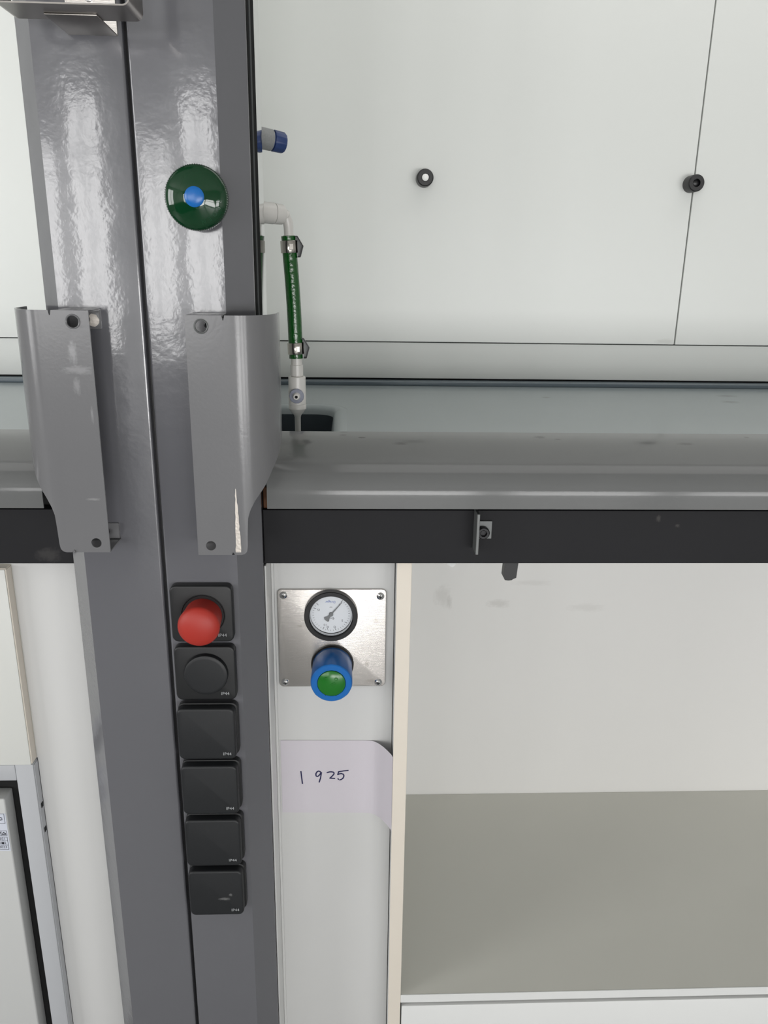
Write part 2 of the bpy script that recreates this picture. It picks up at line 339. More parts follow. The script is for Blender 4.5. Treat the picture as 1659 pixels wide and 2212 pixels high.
# ------------------------------------------------------------------ fume hood shells
hoodR = thing('fume_hood', (0.7, 0.85, 1.0), 'white panelled fume hood right of the grey column, with black knobs', 'fume hood')
def panel(hood, x0, x1, z0, z1, y=0.845): return obj('back_panel', B((x0, y, z0), (x1, y + 0.012, z1), 0.0008, 1), M_HOOD, hood)
GZ = 1.0938
pA = panel(hoodR, -0.20, 0.7292, GZ, 2.55)
pB = panel(hoodR, 0.7320, 1.50, GZ, 2.55)
obj('backing_board', B((-0.22, 0.8575, 0.99), (1.52, 0.865, 2.55)), M_BLACK, hoodR, label='dark backing behind the panel joints')
obj('bottom_baffle', B((-0.20, 0.85, 1.0115), (1.50, 0.858, 1.0915), 0.0008, 1), M_HOOD, hoodR)
# glossy narrow side panel beside the sash guide, then the recessed side wall
obj('side_panel', B((-0.1290, 0.1002, 1.012), (-0.1180, 0.170, 2.55)), M_GLOSSW, hoodR, label='narrow polished side panel that mirrors the hose')
obj('side_wall', prism(NB(), [(-0.20, 0.85), (-0.21, 0.85), (-0.21, 0.1705), (-0.20, 0.1705)], 'z', 1.0, 2.55), M_HOOD, hoodR)
def wall_knob(p, x, z, centre, r=0.0180, y=0.845, L=0.032):
    k = obj('knob', lathe(NB(), (x, y, z), (0, -1, 0), [(0, r * 0.97), (L - 0.003, r * 0.97), (L - 0.001, r * 0.93), (L, r * 0.85), (L, r * 0.45), (L - 0.008, r * 0.42)], 32), M_BLACKP, p)
    pr_ = 0.0065 if centre is M_CAPW else 0.0
    obj('knob_cap', lathe(NB(), (x, y - L + 0.008, z), (0, -1, 0), [(0, r * 0.40), (0.0030 + pr_, r * 0.39), (0.0042 + pr_, r * 0.30), (0.0047 + pr_, 0.0008)], 20), centre, k)
wall_knob(pA, 0.1500, 1.4318, M_CAPW)
wall_knob(pB, 0.7235, 1.4315, M_BLACKP)
hoodL = thing('fume_hood', (-1.0, 0.85, 1.0), 'white panelled fume hood left of the grey column', 'fume hood')
panel(hoodL, -3.3, -0.282, GZ, 2.55)  # lengthened out of view so the left chamfer reflects white
obj('backing_board', B((-3.32, 0.8575, 0.99), (-0.27, 0.865, 2.55)), M_BLACK, hoodL, label='dark backing behind the panel joints')
obj('bottom_baffle', B((-3.3, 0.85, 1.0115), (-0.282, 0.858, 1.0915), 0.0008, 1), M_HOOD, hoodL)
obj('side_wall', B((-0.281, 0.12, 1.0), (-0.271, 0.85, 2.55)), M_HOOD, hoodL)

# ------------------------------------------------------------------ worktops
def worktop(poly, ux, label):
    x0 = min(p[0] for p in poly); x1 = max(p[0] for p in poly)
    t = thing('worktop', ((x0 + x1) / 2, 0.45, 0.96), label, 'worktop')
    obj('slab', prism(NB(), poly, 'z', 0.965, 1.0), M_WTOP, t)
    obj('back_upstand', B((ux[0], 0.808, 1.0), (ux[1], 0.849, 1.0085), 0.0015, 2), M_UPST, t)
    return t
worktop([(-0.117, 0.055), (1.5, 0.055), (1.5, 0.849), (-0.199, 0.849), (-0.199, 0.172), (-0.117, 0.172)], (-0.199, 1.5), 'blue grey glazed worktop with a cup sink in the right fume hood')
worktop([(-1.9, 0.055), (-0.3625, 0.055), (-0.3625, 0.119), (-0.282, 0.119), (-0.282, 0.849), (-1.9, 0.849)], (-1.9, -0.282), 'blue grey glazed worktop in the left fume hood')
sinkT = bpy.data.objects['worktop']
# (the sink is cut into the right worktop)
def add_sink(t, cx, cy, w, h, r):
    slab = [c for c in t.children if c.name.startswith('slab')][0]
    c = prism(NB(), rrect(cx, cy, w + 0.05, h + 0.05, r + 0.025, 8), 'z', 0.9, 1.1)
    cut(slab, [c])
    def RR(d, z): return [(x, y, z) for x, y in rrect(cx, cy, w + d, h + d, r + d / 2, 8)]
    obj('sink_rim', loft(NB(), [RR(0.052, 0.990), RR(0.054, 1.0), RR(0.046, 1.0016), RR(0.030, 1.0012), RR(0.014, 0.9985), RR(0.004, 0.993), RR(0.0, 0.985)], False, False), M_WTOP, t)
    obj('cup_sink', loft(NB(), [RR(0.0, 0.985), RR(-0.004, 0.93), RR(-0.012, 0.88), RR(-0.03, 0.868)], False, True), M_SINK, t, label='dark cup sink')
    obj('drain', lathe(NB(), (cx, cy, 0.868), (0, 0, 1), [(0, 0.02), (0.002, 0.02), (0.002, 0.012)], 24), M_STEELT, t, label='steel drain')
add_sink(sinkT, -0.104, 0.395, 0.136, 0.265, 0.035)

# ------------------------------------------------------------------ airfoil sills
AIRK = [(0.012, 0.956), (0.0118, 0.966), (0.0118, 0.976), (0.0135, 0.985), (0.0185, 0.9935), (0.027, 1.0015), (0.040, 1.0085), (0.056, 1.0145), (0.075, 1.0196), (0.095, 1.0236), (0.113, 1.0262), (0.130, 1.0277), (0.150, 1.0286)]
AIR = []
for i in range(len(AIRK) - 1):            # smooth curve through the points
    p0, p1, p2, p3 = AIRK[max(i - 1, 0)], AIRK[i], AIRK[i + 1], AIRK[min(i + 2, len(AIRK) - 1)]
    for k in range(4):
        t = k / 4
        AIR.append(tuple(0.5 * (2 * b + (c - a) * t + (2 * a - 5 * b + 4 * c - d) * t * t + (3 * b - a - 3 * c + d) * t ** 3) for a, b, c, d in zip(p0, p1, p2, p3)))
AIR.append(AIRK[-1])
def airfoil(x0, x1, label):
    outer = AIR; t = 0.0018; inner = []
    for i, (y, z) in enumerate(outer):
        a = Vector(outer[max(i - 1, 0)]); b = Vector(outer[min(i + 1, len(outer) - 1)]); d = (b - a).normalized(); n = Vector((d.y, -d.x))
        inner.append((y + n.x * t, z + n.y * t))
    bm = NB(); prism(bm, outer + inner[::-1], 'x', x0, x1)
    o = obj('airfoil_sill', bm, M_AIR); tag(o, label, 'sill'); return o
airfoil(-0.1081, 1.5, 'grey curved airfoil sill along the front of the right fume hood, chipped on top')
airfoil(-1.9, -0.3875, 'grey curved airfoil sill along the front of the left fume hood')
# ------------------------------------------------------------------ black beams under the sills
bR = thing('support_beam', (0.6, 0.05, 0.871), 'black beam under the right sill carrying a small steel angle', 'beam')
obj('beam_board', B((-0.1172, 0.04, 0.871), (1.5, 0.06, 0.946), 0.0006, 1), M_BEAM, bR)
obj('recess_filler', B((-0.1172, 0.062, 0.871), (1.5, 0.075, 0.962)), M_BLACK, bR, label='black filler standing for the shaded recess behind the beam')  # black block put where the recess is only in shade
obj('timber_wedge', B((-0.1168, 0.045, 0.9465), (-0.110, 0.054, 0.975), 0.001, 1), M_RUST, bR, label='rust brown timber wedge')
ang = obj('angle_bracket', merge(B((0.1612, 0.012, 0.8935), (0.1648, 0.0398, 0.949), 0.0004, 1), B((0.1648, 0.0365, 0.9074), (0.1855, 0.0398, 0.9321), 0.0004, 1)), M_STEELP, bR, label='small grey steel angle')
hexbm = lathe(NB(), (0.1735, 0.0365, 0.9171), (0, -1, 0), [(0, 0.0083), (0.0065, 0.0083), (0.0078, 0.0072), (0.0078, 0.0046)], 32, True, False)
lathe(hexbm, (0.1735, 0.0287, 0.9171), (0, 1, 0), [(0, 0.0046), (0.004, 0.0044)], 6, False, True)
obj('bolt', hexbm, M_BOLT, ang, label='black socket head bolt')
bm = NB(); prism(bm, [(0.2074, 0.8709), (0.2257, 0.8709), (0.2240, 0.8485), (0.2205, 0.8472), (0.2180, 0.8452), (0.2135, 0.8447), (0.2085, 0.8453), (0.2083, 0.8483), (0.2062, 0.8495)], 'y', 0.043, 0.058)
obj('rubber_tab', bm, M_BLACKP, bR, label='torn black rubber tab hanging below the beam')
bm = NB(); prism(bm, [(0.1235, 0.8716), (0.1444, 0.8716), (0.1375, 0.8634), (0.1350, 0.8634)], 'y', 0.046, 0.0468)
obj('tape_scrap', bm, M_DRAW, bR, label='pale scrap of tape under the beam')
bL = thing('support_beam', (-1.0, 0.05, 0.871), 'black beam under the left sill, scuffed beside the column', 'beam')
obj('beam_board', B((-1.9, 0.04, 0.871), (-0.3622, 0.06, 0.946), 0.0006, 1), M_BEAM, bL)
obj('recess_filler', B((-1.9, 0.062, 0.871), (-0.3622, 0.075, 0.962)), M_BLACK, bL, label='black filler standing for the shaded recess behind the beam')

# ------------------------------------------------------------------ sash brackets on the column
MX = -0.4770
PROF = [(-0.1861, -0.047), (-0.131, -0.047)] + [(-0.131 + 0.0425 * math.sin(i / 24 * math.pi / 2), 0.015 - 0.062 * math.cos(i / 24 * math.pi / 2)) for i in range(1, 25)] + [(-0.0885, 0.03)]
SEG = [0.0]
for a, b in zip(PROF[:-1], PROF[1:]): SEG.append(SEG[-1] + math.hypot(b[0] - a[0], b[1] - a[1]))
def prof_at(s):
    s = max(0, min(SEG[-1], s))
    for i in range(1, len(SEG)):
        if s <= SEG[i] + 1e-12:
            t = (s - SEG[i - 1]) / (SEG[i] - SEG[i - 1]); a, b = PROF[i - 1], PROF[i]
            return (a[0] + (b[0] - a[0]) * t, a[1] + (b[1] - a[1]) * t)
    return PROF[-1]
EDGE = [(1.1975, 0.1526), (1.075, 0.1526), (1.045, 0.1500), (1.0390, 0.1330), (1.0292, 0.1160), (1.0155, 0.0997), (1.0009, 0.0874), (0.9837, 0.0714), (0.9718, 0.0645), (0.9616, 0.0614), (0.9441, 0.0603), (0.9240, 0.0596), (0.9192, 0.0585), (0.9165, 0.0560), (0.9152, 0.0520)]
def smax(z):
    for (za, sa), (zb, sb) in zip(EDGE[:-1], EDGE[1:]):
        if zb - 1e-9 <= z <= za + 1e-9: return sa + (sb - sa) * (za - z) / (za - zb)
    return EDGE[-1][1]
def bracket(side, label):
    mir = side < 0; dz = 0.0035 if mir else 0.0
    f = (lambda p: (MX - p[0], p[1], p[2] + dz)) if mir else (lambda p: p)
    t = thing('sash_bracket', f((-0.165, 0.0, 0.9155)), label, 'bracket', None)
    zt, zb = 1.1977, 0.9152
    zs = [zt - k * 0.006 for k in range(int((zt - 1.07) / 0.006))]
    zs += [1.07 - k * 0.004 for k in range(int((1.07 - zb) / 0.004))]
    zs += [0.9192, 0.9178, 0.9165, 0.9157, zb]; zs = sorted(set(round(z, 5) for z in zs), reverse=True)
    sn = 0.0421; nw = 0.0016; fixed = [0, 0.014, 0.028, sn - nw, sn - 0.0005, sn + 0.0005, sn + nw, 0.048]
    NS = 22
    bm = NB(); rows = []
    for zi, z in enumerate(zs):
        sm = smax(min(z, EDGE[0][0])); row = []
        cols = fixed + [0.048 + (sm - 0.048) * k / NS for k in range(1, NS + 1)]
        for ci, s in enumerate(cols):
            x, y = prof_at(s); zz = z
            if zi == 0 and ci in (4, 5): zz = zt - 0.0052
            if zi == len(zs) - 1 and ci in (4, 5): zz = zb + 0.0032
            row.append(bm.verts.new(f((x, y, zz))))
        rows.append(row)
    for a, b in zip(rows[:-1], rows[1:]):
        for i in range(len(a) - 1):
            try: bm.faces.new((a[i], a[i + 1], b[i + 1], b[i]))
            except ValueError: pass
    bmesh.ops.recalc_face_normals(bm, faces=bm.faces)
    if sum(q.normal.y for q in bm.faces) > 0: bmesh.ops.reverse_faces(bm, faces=bm.faces)
    bmesh.ops.solidify(bm, geom=list(bm.faces), thickness=0.0020)
    # make sure the wall thickness lies behind the face
    pl = obj('plate', bm, M_BRK, t)
    holes = []
    for hx, hz, hr in ((-0.1685, 1.1857, 0.0072), (-0.1704, 0.9271, 0.0060)):
        c = lathe(NB(), f((hx, -0.07, hz)), (0, 1, 0), [(0, hr), (0.05, hr)], 28); holes.append(c)
    cut(pl, holes)
    # rolled rim round the upper hole, seen as a bright ring
    rim = NB(); R0 = 0.0072
    lathe(rim, f((-0.1685, -0.0476, 1.1857)), (0, 1, 0), [(0.0, R0 + 0.0010), (-0.0006, R0 + 0.0002), (-0.0002, R0 - 0.0006), (0.0016, R0 - 0.0008), (0.0016, R0 + 0.0010)], 28, False, False)
    obj('hole_rim', rim, M_STEELP if not mir else M_BRK, t)
    # flanges back to the column
    for zz, nm in ((zt - 0.002, 'flange'), (zb, 'flange')):
        b0 = NB(); x0, x1 = -0.1861, -0.1861 + sn - nw - 0.0004
        p0, p1 = f((x0, -0.047, zz)), f((x1, -0.0008, zz + 0.002))
        box(b0, (min(p0[0], p1[0]), -0.0462, p0[2]), (max(p0[0], p1[0]), -0.0006, p1[2]), 0.0006, 2)
        obj(nm, b0, M_BRK, t)
    # mounting tabs screwed flat on the column
    for zc, h in ((1.1855, 0.022), (0.9275, 0.020)):
        p0, p1 = f((-0.1850, -0.0030, zc - h / 2)), f((-0.1500, -0.0004, zc + h / 2))
        tb = obj('mounting_tab', B((min(p0[0], p1[0]), -0.0030, p0[2]), (max(p0[0], p1[0]), -0.0004, p1[2]), 0.0005, 1), M_BRK, t)
        obj('screw', lathe(NB(), f((-0.1685, -0.003, zc)), (0, -1, 0), [(0, 0.0052), (0.002, 0.005), (0.003, 0.003), (0.0018, 0.0025)], 20), M_BOLT, tb)
    # scraped-bare metal patches
    if mir:
        bm = NB(); pts = []
        for k in range(14):
            a = 2 * math.pi * k / 14; r = 0.0062 * (1 + 0.16 * random.uniform(-1, 1)); pts.append((-0.3000 + r * math.cos(a), 1.1885 + 1.15 * r * math.sin(a)))
        prism(bm, pts, 'y', -0.0031, -0.0033); obj('scraped_patch', bm, M_BARE, t, label='scraped bare metal spot')
    else:
        bm = NB(); zz = [0.9985 - k * 0.0042 for k in range(20)]; Lp = []; Rp = []
        for k, z in enumerate(zz):
            w = 0.0008 + 0.0060 * (k / 19) ** 0.9 + random.uniform(-0.0005, 0.0005); s0 = 0.0478 + random.uniform(-0.0003, 0.0003) + 0.0010 * (1 - k / 19) - 0.001
            Lp.append(s0 - w * 0.25); Rp.append(s0 + w * 0.75)
        top = []
        for z, a, b in zip(zz, Lp, Rp):
            ring = []
            for s, o in ((a, -0.0003), (b, -0.0003), (b, -0.0001), (a, -0.0001)):
                x, y = prof_at(s); ring.append((x, y + o, z))
            top.append(ring)
        obj('scraped_patch', loft(NB(), top), M_BARE, t, label='long scraped bare metal streak')
    return t
bracket(+1, 'curved grey metal bracket right of the column seam, with a bare scraped streak')
bracket(-1, 'curved grey metal bracket left of the column seam, with pale smears')

# ------------------------------------------------------------------ steel tray on its bracket, upper left of the column
tr = thing('steel_tray', (-0.272, -0.0745, 1.4815), 'trough shaped stainless steel tray on a bent strap high on the column', 'tray')
U0, U1, UZ, UR, UT = -0.3380, -0.2088, 1.4812, 0.0075, 0.0014
outer = [(U1, 1.545)] + arc(U1 - UR, UZ + UR, UR, 0, -90, 8) + arc(U0 + UR, UZ + UR, UR, -90, -180, 8) + [(U0, 1.545)]
inner = [(U1 - UT, 1.545)] + arc(U1 - UR, UZ + UR, UR - UT, 0, -90, 8) + arc(U0 + UR, UZ + UR, UR - UT, -90, -180, 8) + [(U0 + UT, 1.545)]
obj('tray_body', prism(NB(), outer + inner[::-1], 'y', -0.0985, -0.0480), M_STEELT, tr)
bm = NB(); box(bm, (-0.2988, -0.0703, 1.4795), (-0.2482, -0.0010, 1.4812), 0.0006, 2); obj('strap', bm, M_STEELT, tr)
bp = obj('back_plate', B((-0.2995, -0.0020, 1.4795), (-0.2475, -0.0004, 1.56), 0.0004, 1), M_STEEL, tr)
sc = obj('screw', lathe(NB(), (-0.2745, -0.002, 1.5140), (0, -1, 0), [(0, 0.0045), (0.0016, 0.0043), (0.0024, 0.002), (0.0024, 0.0008)], 20), M_CHROME, bp)

# ------------------------------------------------------------------ green valve wheel on the column
gv = thing('valve_wheel', (-0.1705, -0.0005, 1.287), 'dark green round valve wheel with a blue centre cap on the column', 'valve')
GC = Vector((-0.1705, 0, 1.3207)); R = 0.0336
obj('stem', lathe(NB(), GC + Vector((0, -0.0004, 0)), (0, -1, 0), [(0, 0.012), (0.014, 0.012)], 24), M_BLACKP, gv)
obj('wheel', lathe(NB(), GC, (0, -1, 0), [(0.010, R - 0.006), (0.012, R - 0.001), (0.0135, R), (0.0245, R), (0.0265, R - 0.0009), (0.0285, R - 0.0035), (0.0315, R - 0.0105), (0.0340, R - 0.020), (0.0350, 0.0105)], 144, rad=None), M_GREEN, gv)
ribs = NB()
for k in range(84):
    a = 2 * math.pi * k / 84; c = GC + Vector((math.cos(a) * (R + 0.0001), -0.019, math.sin(a) * (R + 0.0001)))
    rr = lathe(NB(), c + Vector((0, 0.0055, 0)), (0, -1, 0), [(0, 0.0003), (0.0006, 0.0007), (0.0104, 0.0007), (0.011, 0.0003)], 5)
    me = bpy.data.meshes.new('t'); rr.to_mesh(me); rr.free(); ribs.from_mesh(me); bpy.data.meshes.remove(me)
o = obj('grip_ribs', ribs, M_GREEN, gv); o['kind'] = 'stuff'
obj('centre_cap', lathe(NB(), GC, (0, -1, 0), [(0.033, 0.0106), (0.0355, 0.0106), (0.0362, 0.0098), (0.0372, 0.0065), (0.0376, 0.0030), (0.0377, 0.0006)], 40), M_BLUE, gv, label='bright blue centre cap')
bms = []
for ch, aa in zip('BROEN', (-8, -24, -40, -56, -72)):
    a = math.radians(aa); rr = 0.0262
    bms.append(text_bm(ch, 0.0062, (GC.x + rr * math.cos(a), GC.z + rr * math.sin(a)), rot=aa - 90, y=-0.0300, th=0.0006))
DOME = [(0.0106, 0.0350), (R - 0.020, 0.0340), (R - 0.0105, 0.0315), (R - 0.0035, 0.0285), (R - 0.0009, 0.0265), (R, 0.0245)]
def dome_y(q):
    for (ra, da), (rb, db) in zip(DOME[:-1], DOME[1:]):
        if ra <= q <= rb: return da + (db - da) * (q - ra) / (rb - ra)
    return DOME[-1][1]
for b in bms:
    for v in b.verts:
        q = math.hypot(v.co.x - GC.x, v.co.z - GC.z); v.co.y = -dome_y(q) + (-0.00025 if v.co.y < -0.0300 else 0.0006)
obj('lettering', merge(*bms), M_GREENE, gv, label='embossed lettering', raw=True)

# ------------------------------------------------------------------ column of six IP44 switches
SX = -0.1934
TOPS = [0.8609, 0.7753, 0.6897, 0.6012, 0.5137, 0.4269]
SLAB = ['black IP44 switch plate with a red mushroom push button, topmost on the column', 'black IP44 switch plate with a round black disc, below the red button',
        'black square IP44 cover directly below the round disc plate', 'black square IP44 cover, fourth plate down the column', 'black square IP44 cover just above the scratched lowest cover',
        'black square IP44 cover with pale scratches, lowest on the column']
for i, zt in enumerate(TOPS):
    cz = zt - 0.0400; t = thing('emergency_switch' if i == 0 else ('blank_switch' if i == 1 else 'socket_cover'), (SX, 0, cz - 0.039), SLAB[i], 'switch', 'black IP44 plates on the column')
    if i < 2:
        fr = obj('frame', pad(NB(), SX, cz, 0.0796, 0.0790, 0.0085, -0.0004, -0.0125, 0.0025), M_SWF, t)
        if i == 0:
            obj('collar', lathe(NB(), (SX + 0.0015, -0.0125, cz - 0.0010), (0, -1, 0), [(0, 0.0285), (0.0007, 0.0283), (0.0007, 0.0276), (-0.0004, 0.0272), (0.0004, 0.0268), (0.0004, 0.015)], 48), M_SWF, t)
            bc = (SX + 0.0018, -0.0125, cz - 0.0018)
            obj('push_button', lathe(NB(), bc, (0, -1, 0), [(0, 0.0240), (0.012, 0.0246), (0.026, 0.0258), (0.0315, 0.0263), (0.0340, 0.0258), (0.0365, 0.0238), (0.0395, 0.0185), (0.0415, 0.0115), (0.0423, 0.005), (0.0425, 0.0008)], 48), M_RED, t, label='red mushroom push button')
        else:
            obj('disc', lathe(NB(), (SX + 0.0018, -0.0125, cz + 0.0015), (0, -1, 0), [(0, 0.0285), (0.0058, 0.0285), (0.0072, 0.0280), (0.0080, 0.0265), (0.0083, 0.0235)], 48), M_SWL, t, label='round black disc')
        tp = (-0.1684, 0.7912) if i == 0 else (-0.1687, 0.7056); ty = -0.0126
    else:
        obj('frame', pad(NB(), SX, cz, 0.0796, 0.0800, 0.0085, -0.0004, -0.0095, 0.0015), M_SWF, t)
        obj('lid', pad(NB(), SX - 0.0012, cz - 0.0006, 0.0770, 0.0775, 0.0080, -0.0097, -0.0220, 0.0030), M_SWL, t)
        ty = -0.0221; tp = (-0.1684, [0.6190, 0.5315, 0.4445, 0.3568][i - 2])
    obj('lettering', text_bm('IP44', 0.0062, tp, y=ty, th=0.0001, spacing=1.05), M_PRINT, t, label='pale grey IP44 print', raw=True)

# ------------------------------------------------------------------ water fitting with green hose
AX = Vector((0.88, 0.47, -0.06)).normalized()
hs = thing('hose_fitting', (-0.2, 0.28, 1.0), 'green hose clamped between a white elbow and a white nozzle above the sink', 'hose')
e0 = Vector((-0.1290, 0.262, 1.3245))
obj('collar', lathe(NB(), e0, AX, [(-0.060, 0.0146), (0.0150, 0.0149), (0.0165, 0.0142)], 32), M_WPLAS, hs, label='white collar')
eb = NB(); lathe(eb, e0, AX, [(0.0166, 0.0125), (0.0174, 0.0144), (0.029, 0.0140), (0.033, 0.0108), (0.0335, 0.008)], 32)
c0 = e0 + AX * 0.030 + Vector((0, 0, 0.000))
path = [c0, c0 + Vector((0.004, 0.002, -0.001)), Vector((-0.0985, 0.280, 1.3190)), Vector((-0.0955, 0.281, 1.3130)), Vector((-0.0945, 0.281, 1.3050)), Vector((-0.0942, 0.281, 1.2940))]
tube(eb, path, [0.0085, 0.0083, 0.0078, 0.0073, 0.0070, 0.0070], 18)
lathe(eb, (-0.0942, 0.281, 1.2945), (0, 0, -1), [(0, 0.0070), (0.0005, 0.0085), (0.003, 0.0086), (0.0031, 0.006)], 20)
obj('elbow', eb, M_WPLAS, hs, label='white elbow pipe')
h0, h1 = Vector((-0.0953, 0.281, 1.2935)), Vector((-0.0870, 0.281, 1.1160))
hp = []
for k in range(25):
    u = k / 24; p = h0.lerp(h1, u); p.x += 0.0016 * math.sin(u * math.pi); hp.append(p)
hr = [0.0102 + (0.0006 if 0.05 < k / 24 < 0.95 else 0) + (0.0004 if k in (0, 24) else 0) for k in range(25)]
obj('hose', tube(NB(), hp, hr, 24), M_HOSE, hs)
def clamp(u):
    p = h0.lerp(h1, u); p.x += 0.0016 * math.sin(u * math.pi); d = (h1 - h0).normalized()
    bm = lathe(NB(), p - d * 0.0085, d, [(0, 0.0105), (0, 0.0124), (0.0005, 0.0127), (0.0165, 0.0127), (0.017, 0.0124), (0.017, 0.0105)], 32, False, False)
    c = obj('hose_clamp', bm, M_CLAMP, hs, label='steel hose clamp')
    # folded ear of the clamp: bent wire-like strip
    q = p + Vector((0.0110, -0.002, 0)); w = 0.80
    pts = [q + Vector((x * w, 0, z)) for x, z in ((-0.003, 0.0147), (0.0015, 0.0150), (0.0120, 0.0014), (0.0066, -0.0140), (0.0015, -0.0142))]
    ear = prism(NB(), [(v.x, v.z) for v in pts], 'y', q.y + 0.0035, q.y + 0.0045)
    obj('clamp_ear', ear, M_STEELP, c)
    edge = NB()
    for a, b in zip(pts[:-1], pts[1:]):
        dd = (b - a).normalized(); nn = Vector((-dd.z, 0, dd.x)) * 0.0006
        prism(edge, [((a + nn).x, (a + nn).z), ((b + nn).x, (b + nn).z), ((b - nn).x, (b - nn).z), ((a - nn).x, (a - nn).z)], 'y', q.y - 0.004, q.y + 0.0034)
    obj('ear_edge', edge, M_BOLT, c)
    obj('clamp_lock', B((p.x + 0.001, p.y - 0.0142, p.z - 0.0045), (p.x + 0.0075, p.y - 0.0112, p.z + 0.0045), 0.0006, 1), M_CLAMP, c)
clamp(0.085); clamp(0.915)
nz = Vector((-0.0862, 0.281, 0))
bm = NB()
lathe(bm, (nz.x, nz.y, 1.1165), (0, 0, -1), [(0, 0.0086), (0.010, 0.0086), (0.0105, 0.0100), (0.0265, 0.0100), (0.027, 0.0090), (0.0285, 0.0088)], 30, rad=lambda k: 1.0 if k % 3 else 0.965)
obj('nozzle_nut', bm, M_WPLAS, hs, label='ribbed white nut')
bm = NB()
lathe(bm, (nz.x, nz.y, 1.0885), (0, 0, -1), [(0, 0.0120), (0.001, 0.0134), (0.0425, 0.0136), (0.0432, 0.0131), (0.0440, 0.0136), (0.0500, 0.0137), (0.0510, 0.0130), (0.0560, 0.0095), (0.0605, 0.0056), (0.064, 0.0047), (0.0860, 0.0045), (0.0860, 0.002)], 32)
obj('nozzle_body', bm, M_WPLAS, hs, label='white nozzle body')
kc = Vector((nz.x, nz.y - 0.0125, 1.0600))
obj('outlet_ring', lathe(NB(), kc, (0, -1, 0), [(0, 0.0112), (0.003, 0.0115), (0.0045, 0.0108), (0.0048, 0.006)], 14), M_RING, hs, label='blue grey scalloped ring')
obj('outlet_spigot', lathe(NB(), kc, (0, -1, 0), [(0.004, 0.0062), (0.009, 0.0052), (0.012, 0.0046), (0.0128, 0.0038), (0.0128, 0.0024), (0.006, 0.0022)], 20), M_WPLAS, hs, label='white spigot with an open end')
obj('spigot_bore', lathe(NB(), kc, (0, -1, 0), [(0.0060, 0.0021), (0.0098, 0.0021)], 16), M_BLACK, hs, label='dark bore')
# blue gas valve above
vv = thing('gas_valve', (-0.2, 0.26, 1.405), 'small navy ribbed valve knob on a grey body beside the column, above the hose', 'valve')
VA = Vector((0.87, 0.46, -0.11)).normalized(); v0 = Vector((-0.1265, 0.262, 1.4215))
obj('valve_body', lathe(NB(), v0, VA, [(-0.060, 0.0142), (0.0120, 0.0142), (0.0132, 0.0136)], 32), M_GREYP, vv)
obj('valve_knob', lathe(NB(), v0, VA, [(0.0133, 0.0120), (0.0150, 0.0120), (0.0151, 0.0140), (0.0160, 0.0143), (0.0300, 0.0139), (0.0325, 0.0122), (0.0333, 0.009)], 48, rad=lambda k: 1.0 if k % 4 else 0.965), M_NAVY, vv, label='navy ribbed knob')

# ------------------------------------------------------------------ white service panel right of the column, with regulator plate
sp = thing('service_panel', (-0.03, 0.10, FZ), 'tall white panel between the grey column and the cream board edge, holding the gauge plate', 'panel')
obj('face_panel', B((-0.1172, 0.10, FZ), (0.0608, 0.112, 0.9)), M_PANEL, sp)
obj('edge_strip', B((-0.1174, 0.036, FZ), (-0.1150, 0.0998, 0.869), 0.0006, 1), M_PANEL, sp, label='white edge strip along the column')
obj('edge_strip', B((-0.1148, 0.092, FZ), (-0.1112, 0.0998, 0.869), 0.0006, 1), M_PANEL, sp, label='white edge strip along the column')
rp = thing('regulator_plate', (-0.029, 0.0985, 0.6525), 'brushed stainless plate with a pressure gauge and a blue and green regulator knob', 'gauge')
obj('plate', pad(NB(), -0.0290, 0.7314, 0.1568, 0.1560, 0.0065, 0.0998, 0.0965, 0.0006), M_STEEL, rp)
for x, z in ((-0.0985, 0.8008), (0.0408, 0.7990), (-0.0990, 0.6610), (0.0391, 0.6600)):
    s = obj('screw', lathe(NB(), (x, 0.0965, z), (0, -1, 0), [(0, 0.0056), (0.0006, 0.0056), (0.0012, 0.0048), (0.0026, 0.0030), (0.0030, 0.0010)], 24), M_CHROME, rp)
    obj('cross_slot', merge(B((x - 0.0026, 0.0933, z - 0.0006), (x + 0.0026, 0.0940, z + 0.0006)), B((x - 0.0006, 0.0932, z - 0.0026), (x + 0.0006, 0.09395, z + 0.0026))), M_BLACK, s)
ga = obj('pressure_gauge', lathe(NB(), (-0.0303, 0.0965, 0.7713), (0, -1, 0), [(0, 0.0385), (0.0105, 0.0385), (0.0116, 0.0378), (0.0116, 0.0322), (0.0110, 0.0318), (0.0006, 0.0318)], 64, True, False), M_BLACKP, rp, label='round pressure gauge with a black flange')
obj('bezel', lathe(NB(), (-0.0303, 0.0963, 0.7713), (0, -1, 0), [(0.0, 0.0317), (0.0075, 0.0316), (0.0080, 0.0308), (0.0070, 0.0304), (0.0015, 0.0300)], 56, True, False), M_CHROME, ga, label='bright steel bezel')
DC = (-0.0303, 0.7720); dy = 0.0945
obj('dial', lathe(NB(), (DC[0], 0.0960, DC[1]), (0, -1, 0), [(0, 0.0300), (0.0015, 0.0300)], 56), M_DIAL, ga, label='white dial')
tk = NB()
for k in range(0, 33):
    v = k * 0.5; a = math.radians(52 - v * 270 / 16); r1 = 0.0268; r0 = 0.0250 if k % 10 else 0.0232
    if k % 10 == 0 or k % 1 == 0:
        ca, sa = math.cos(a), math.sin(a)
        strokes(tk, [[(DC[0] + r0 * ca, DC[1] + r0 * sa), (DC[0] + r1 * ca, DC[1] + r1 * sa)]], 0.0007 if k % 10 == 0 else 0.0004, dy - 0.00002, 0.0001)
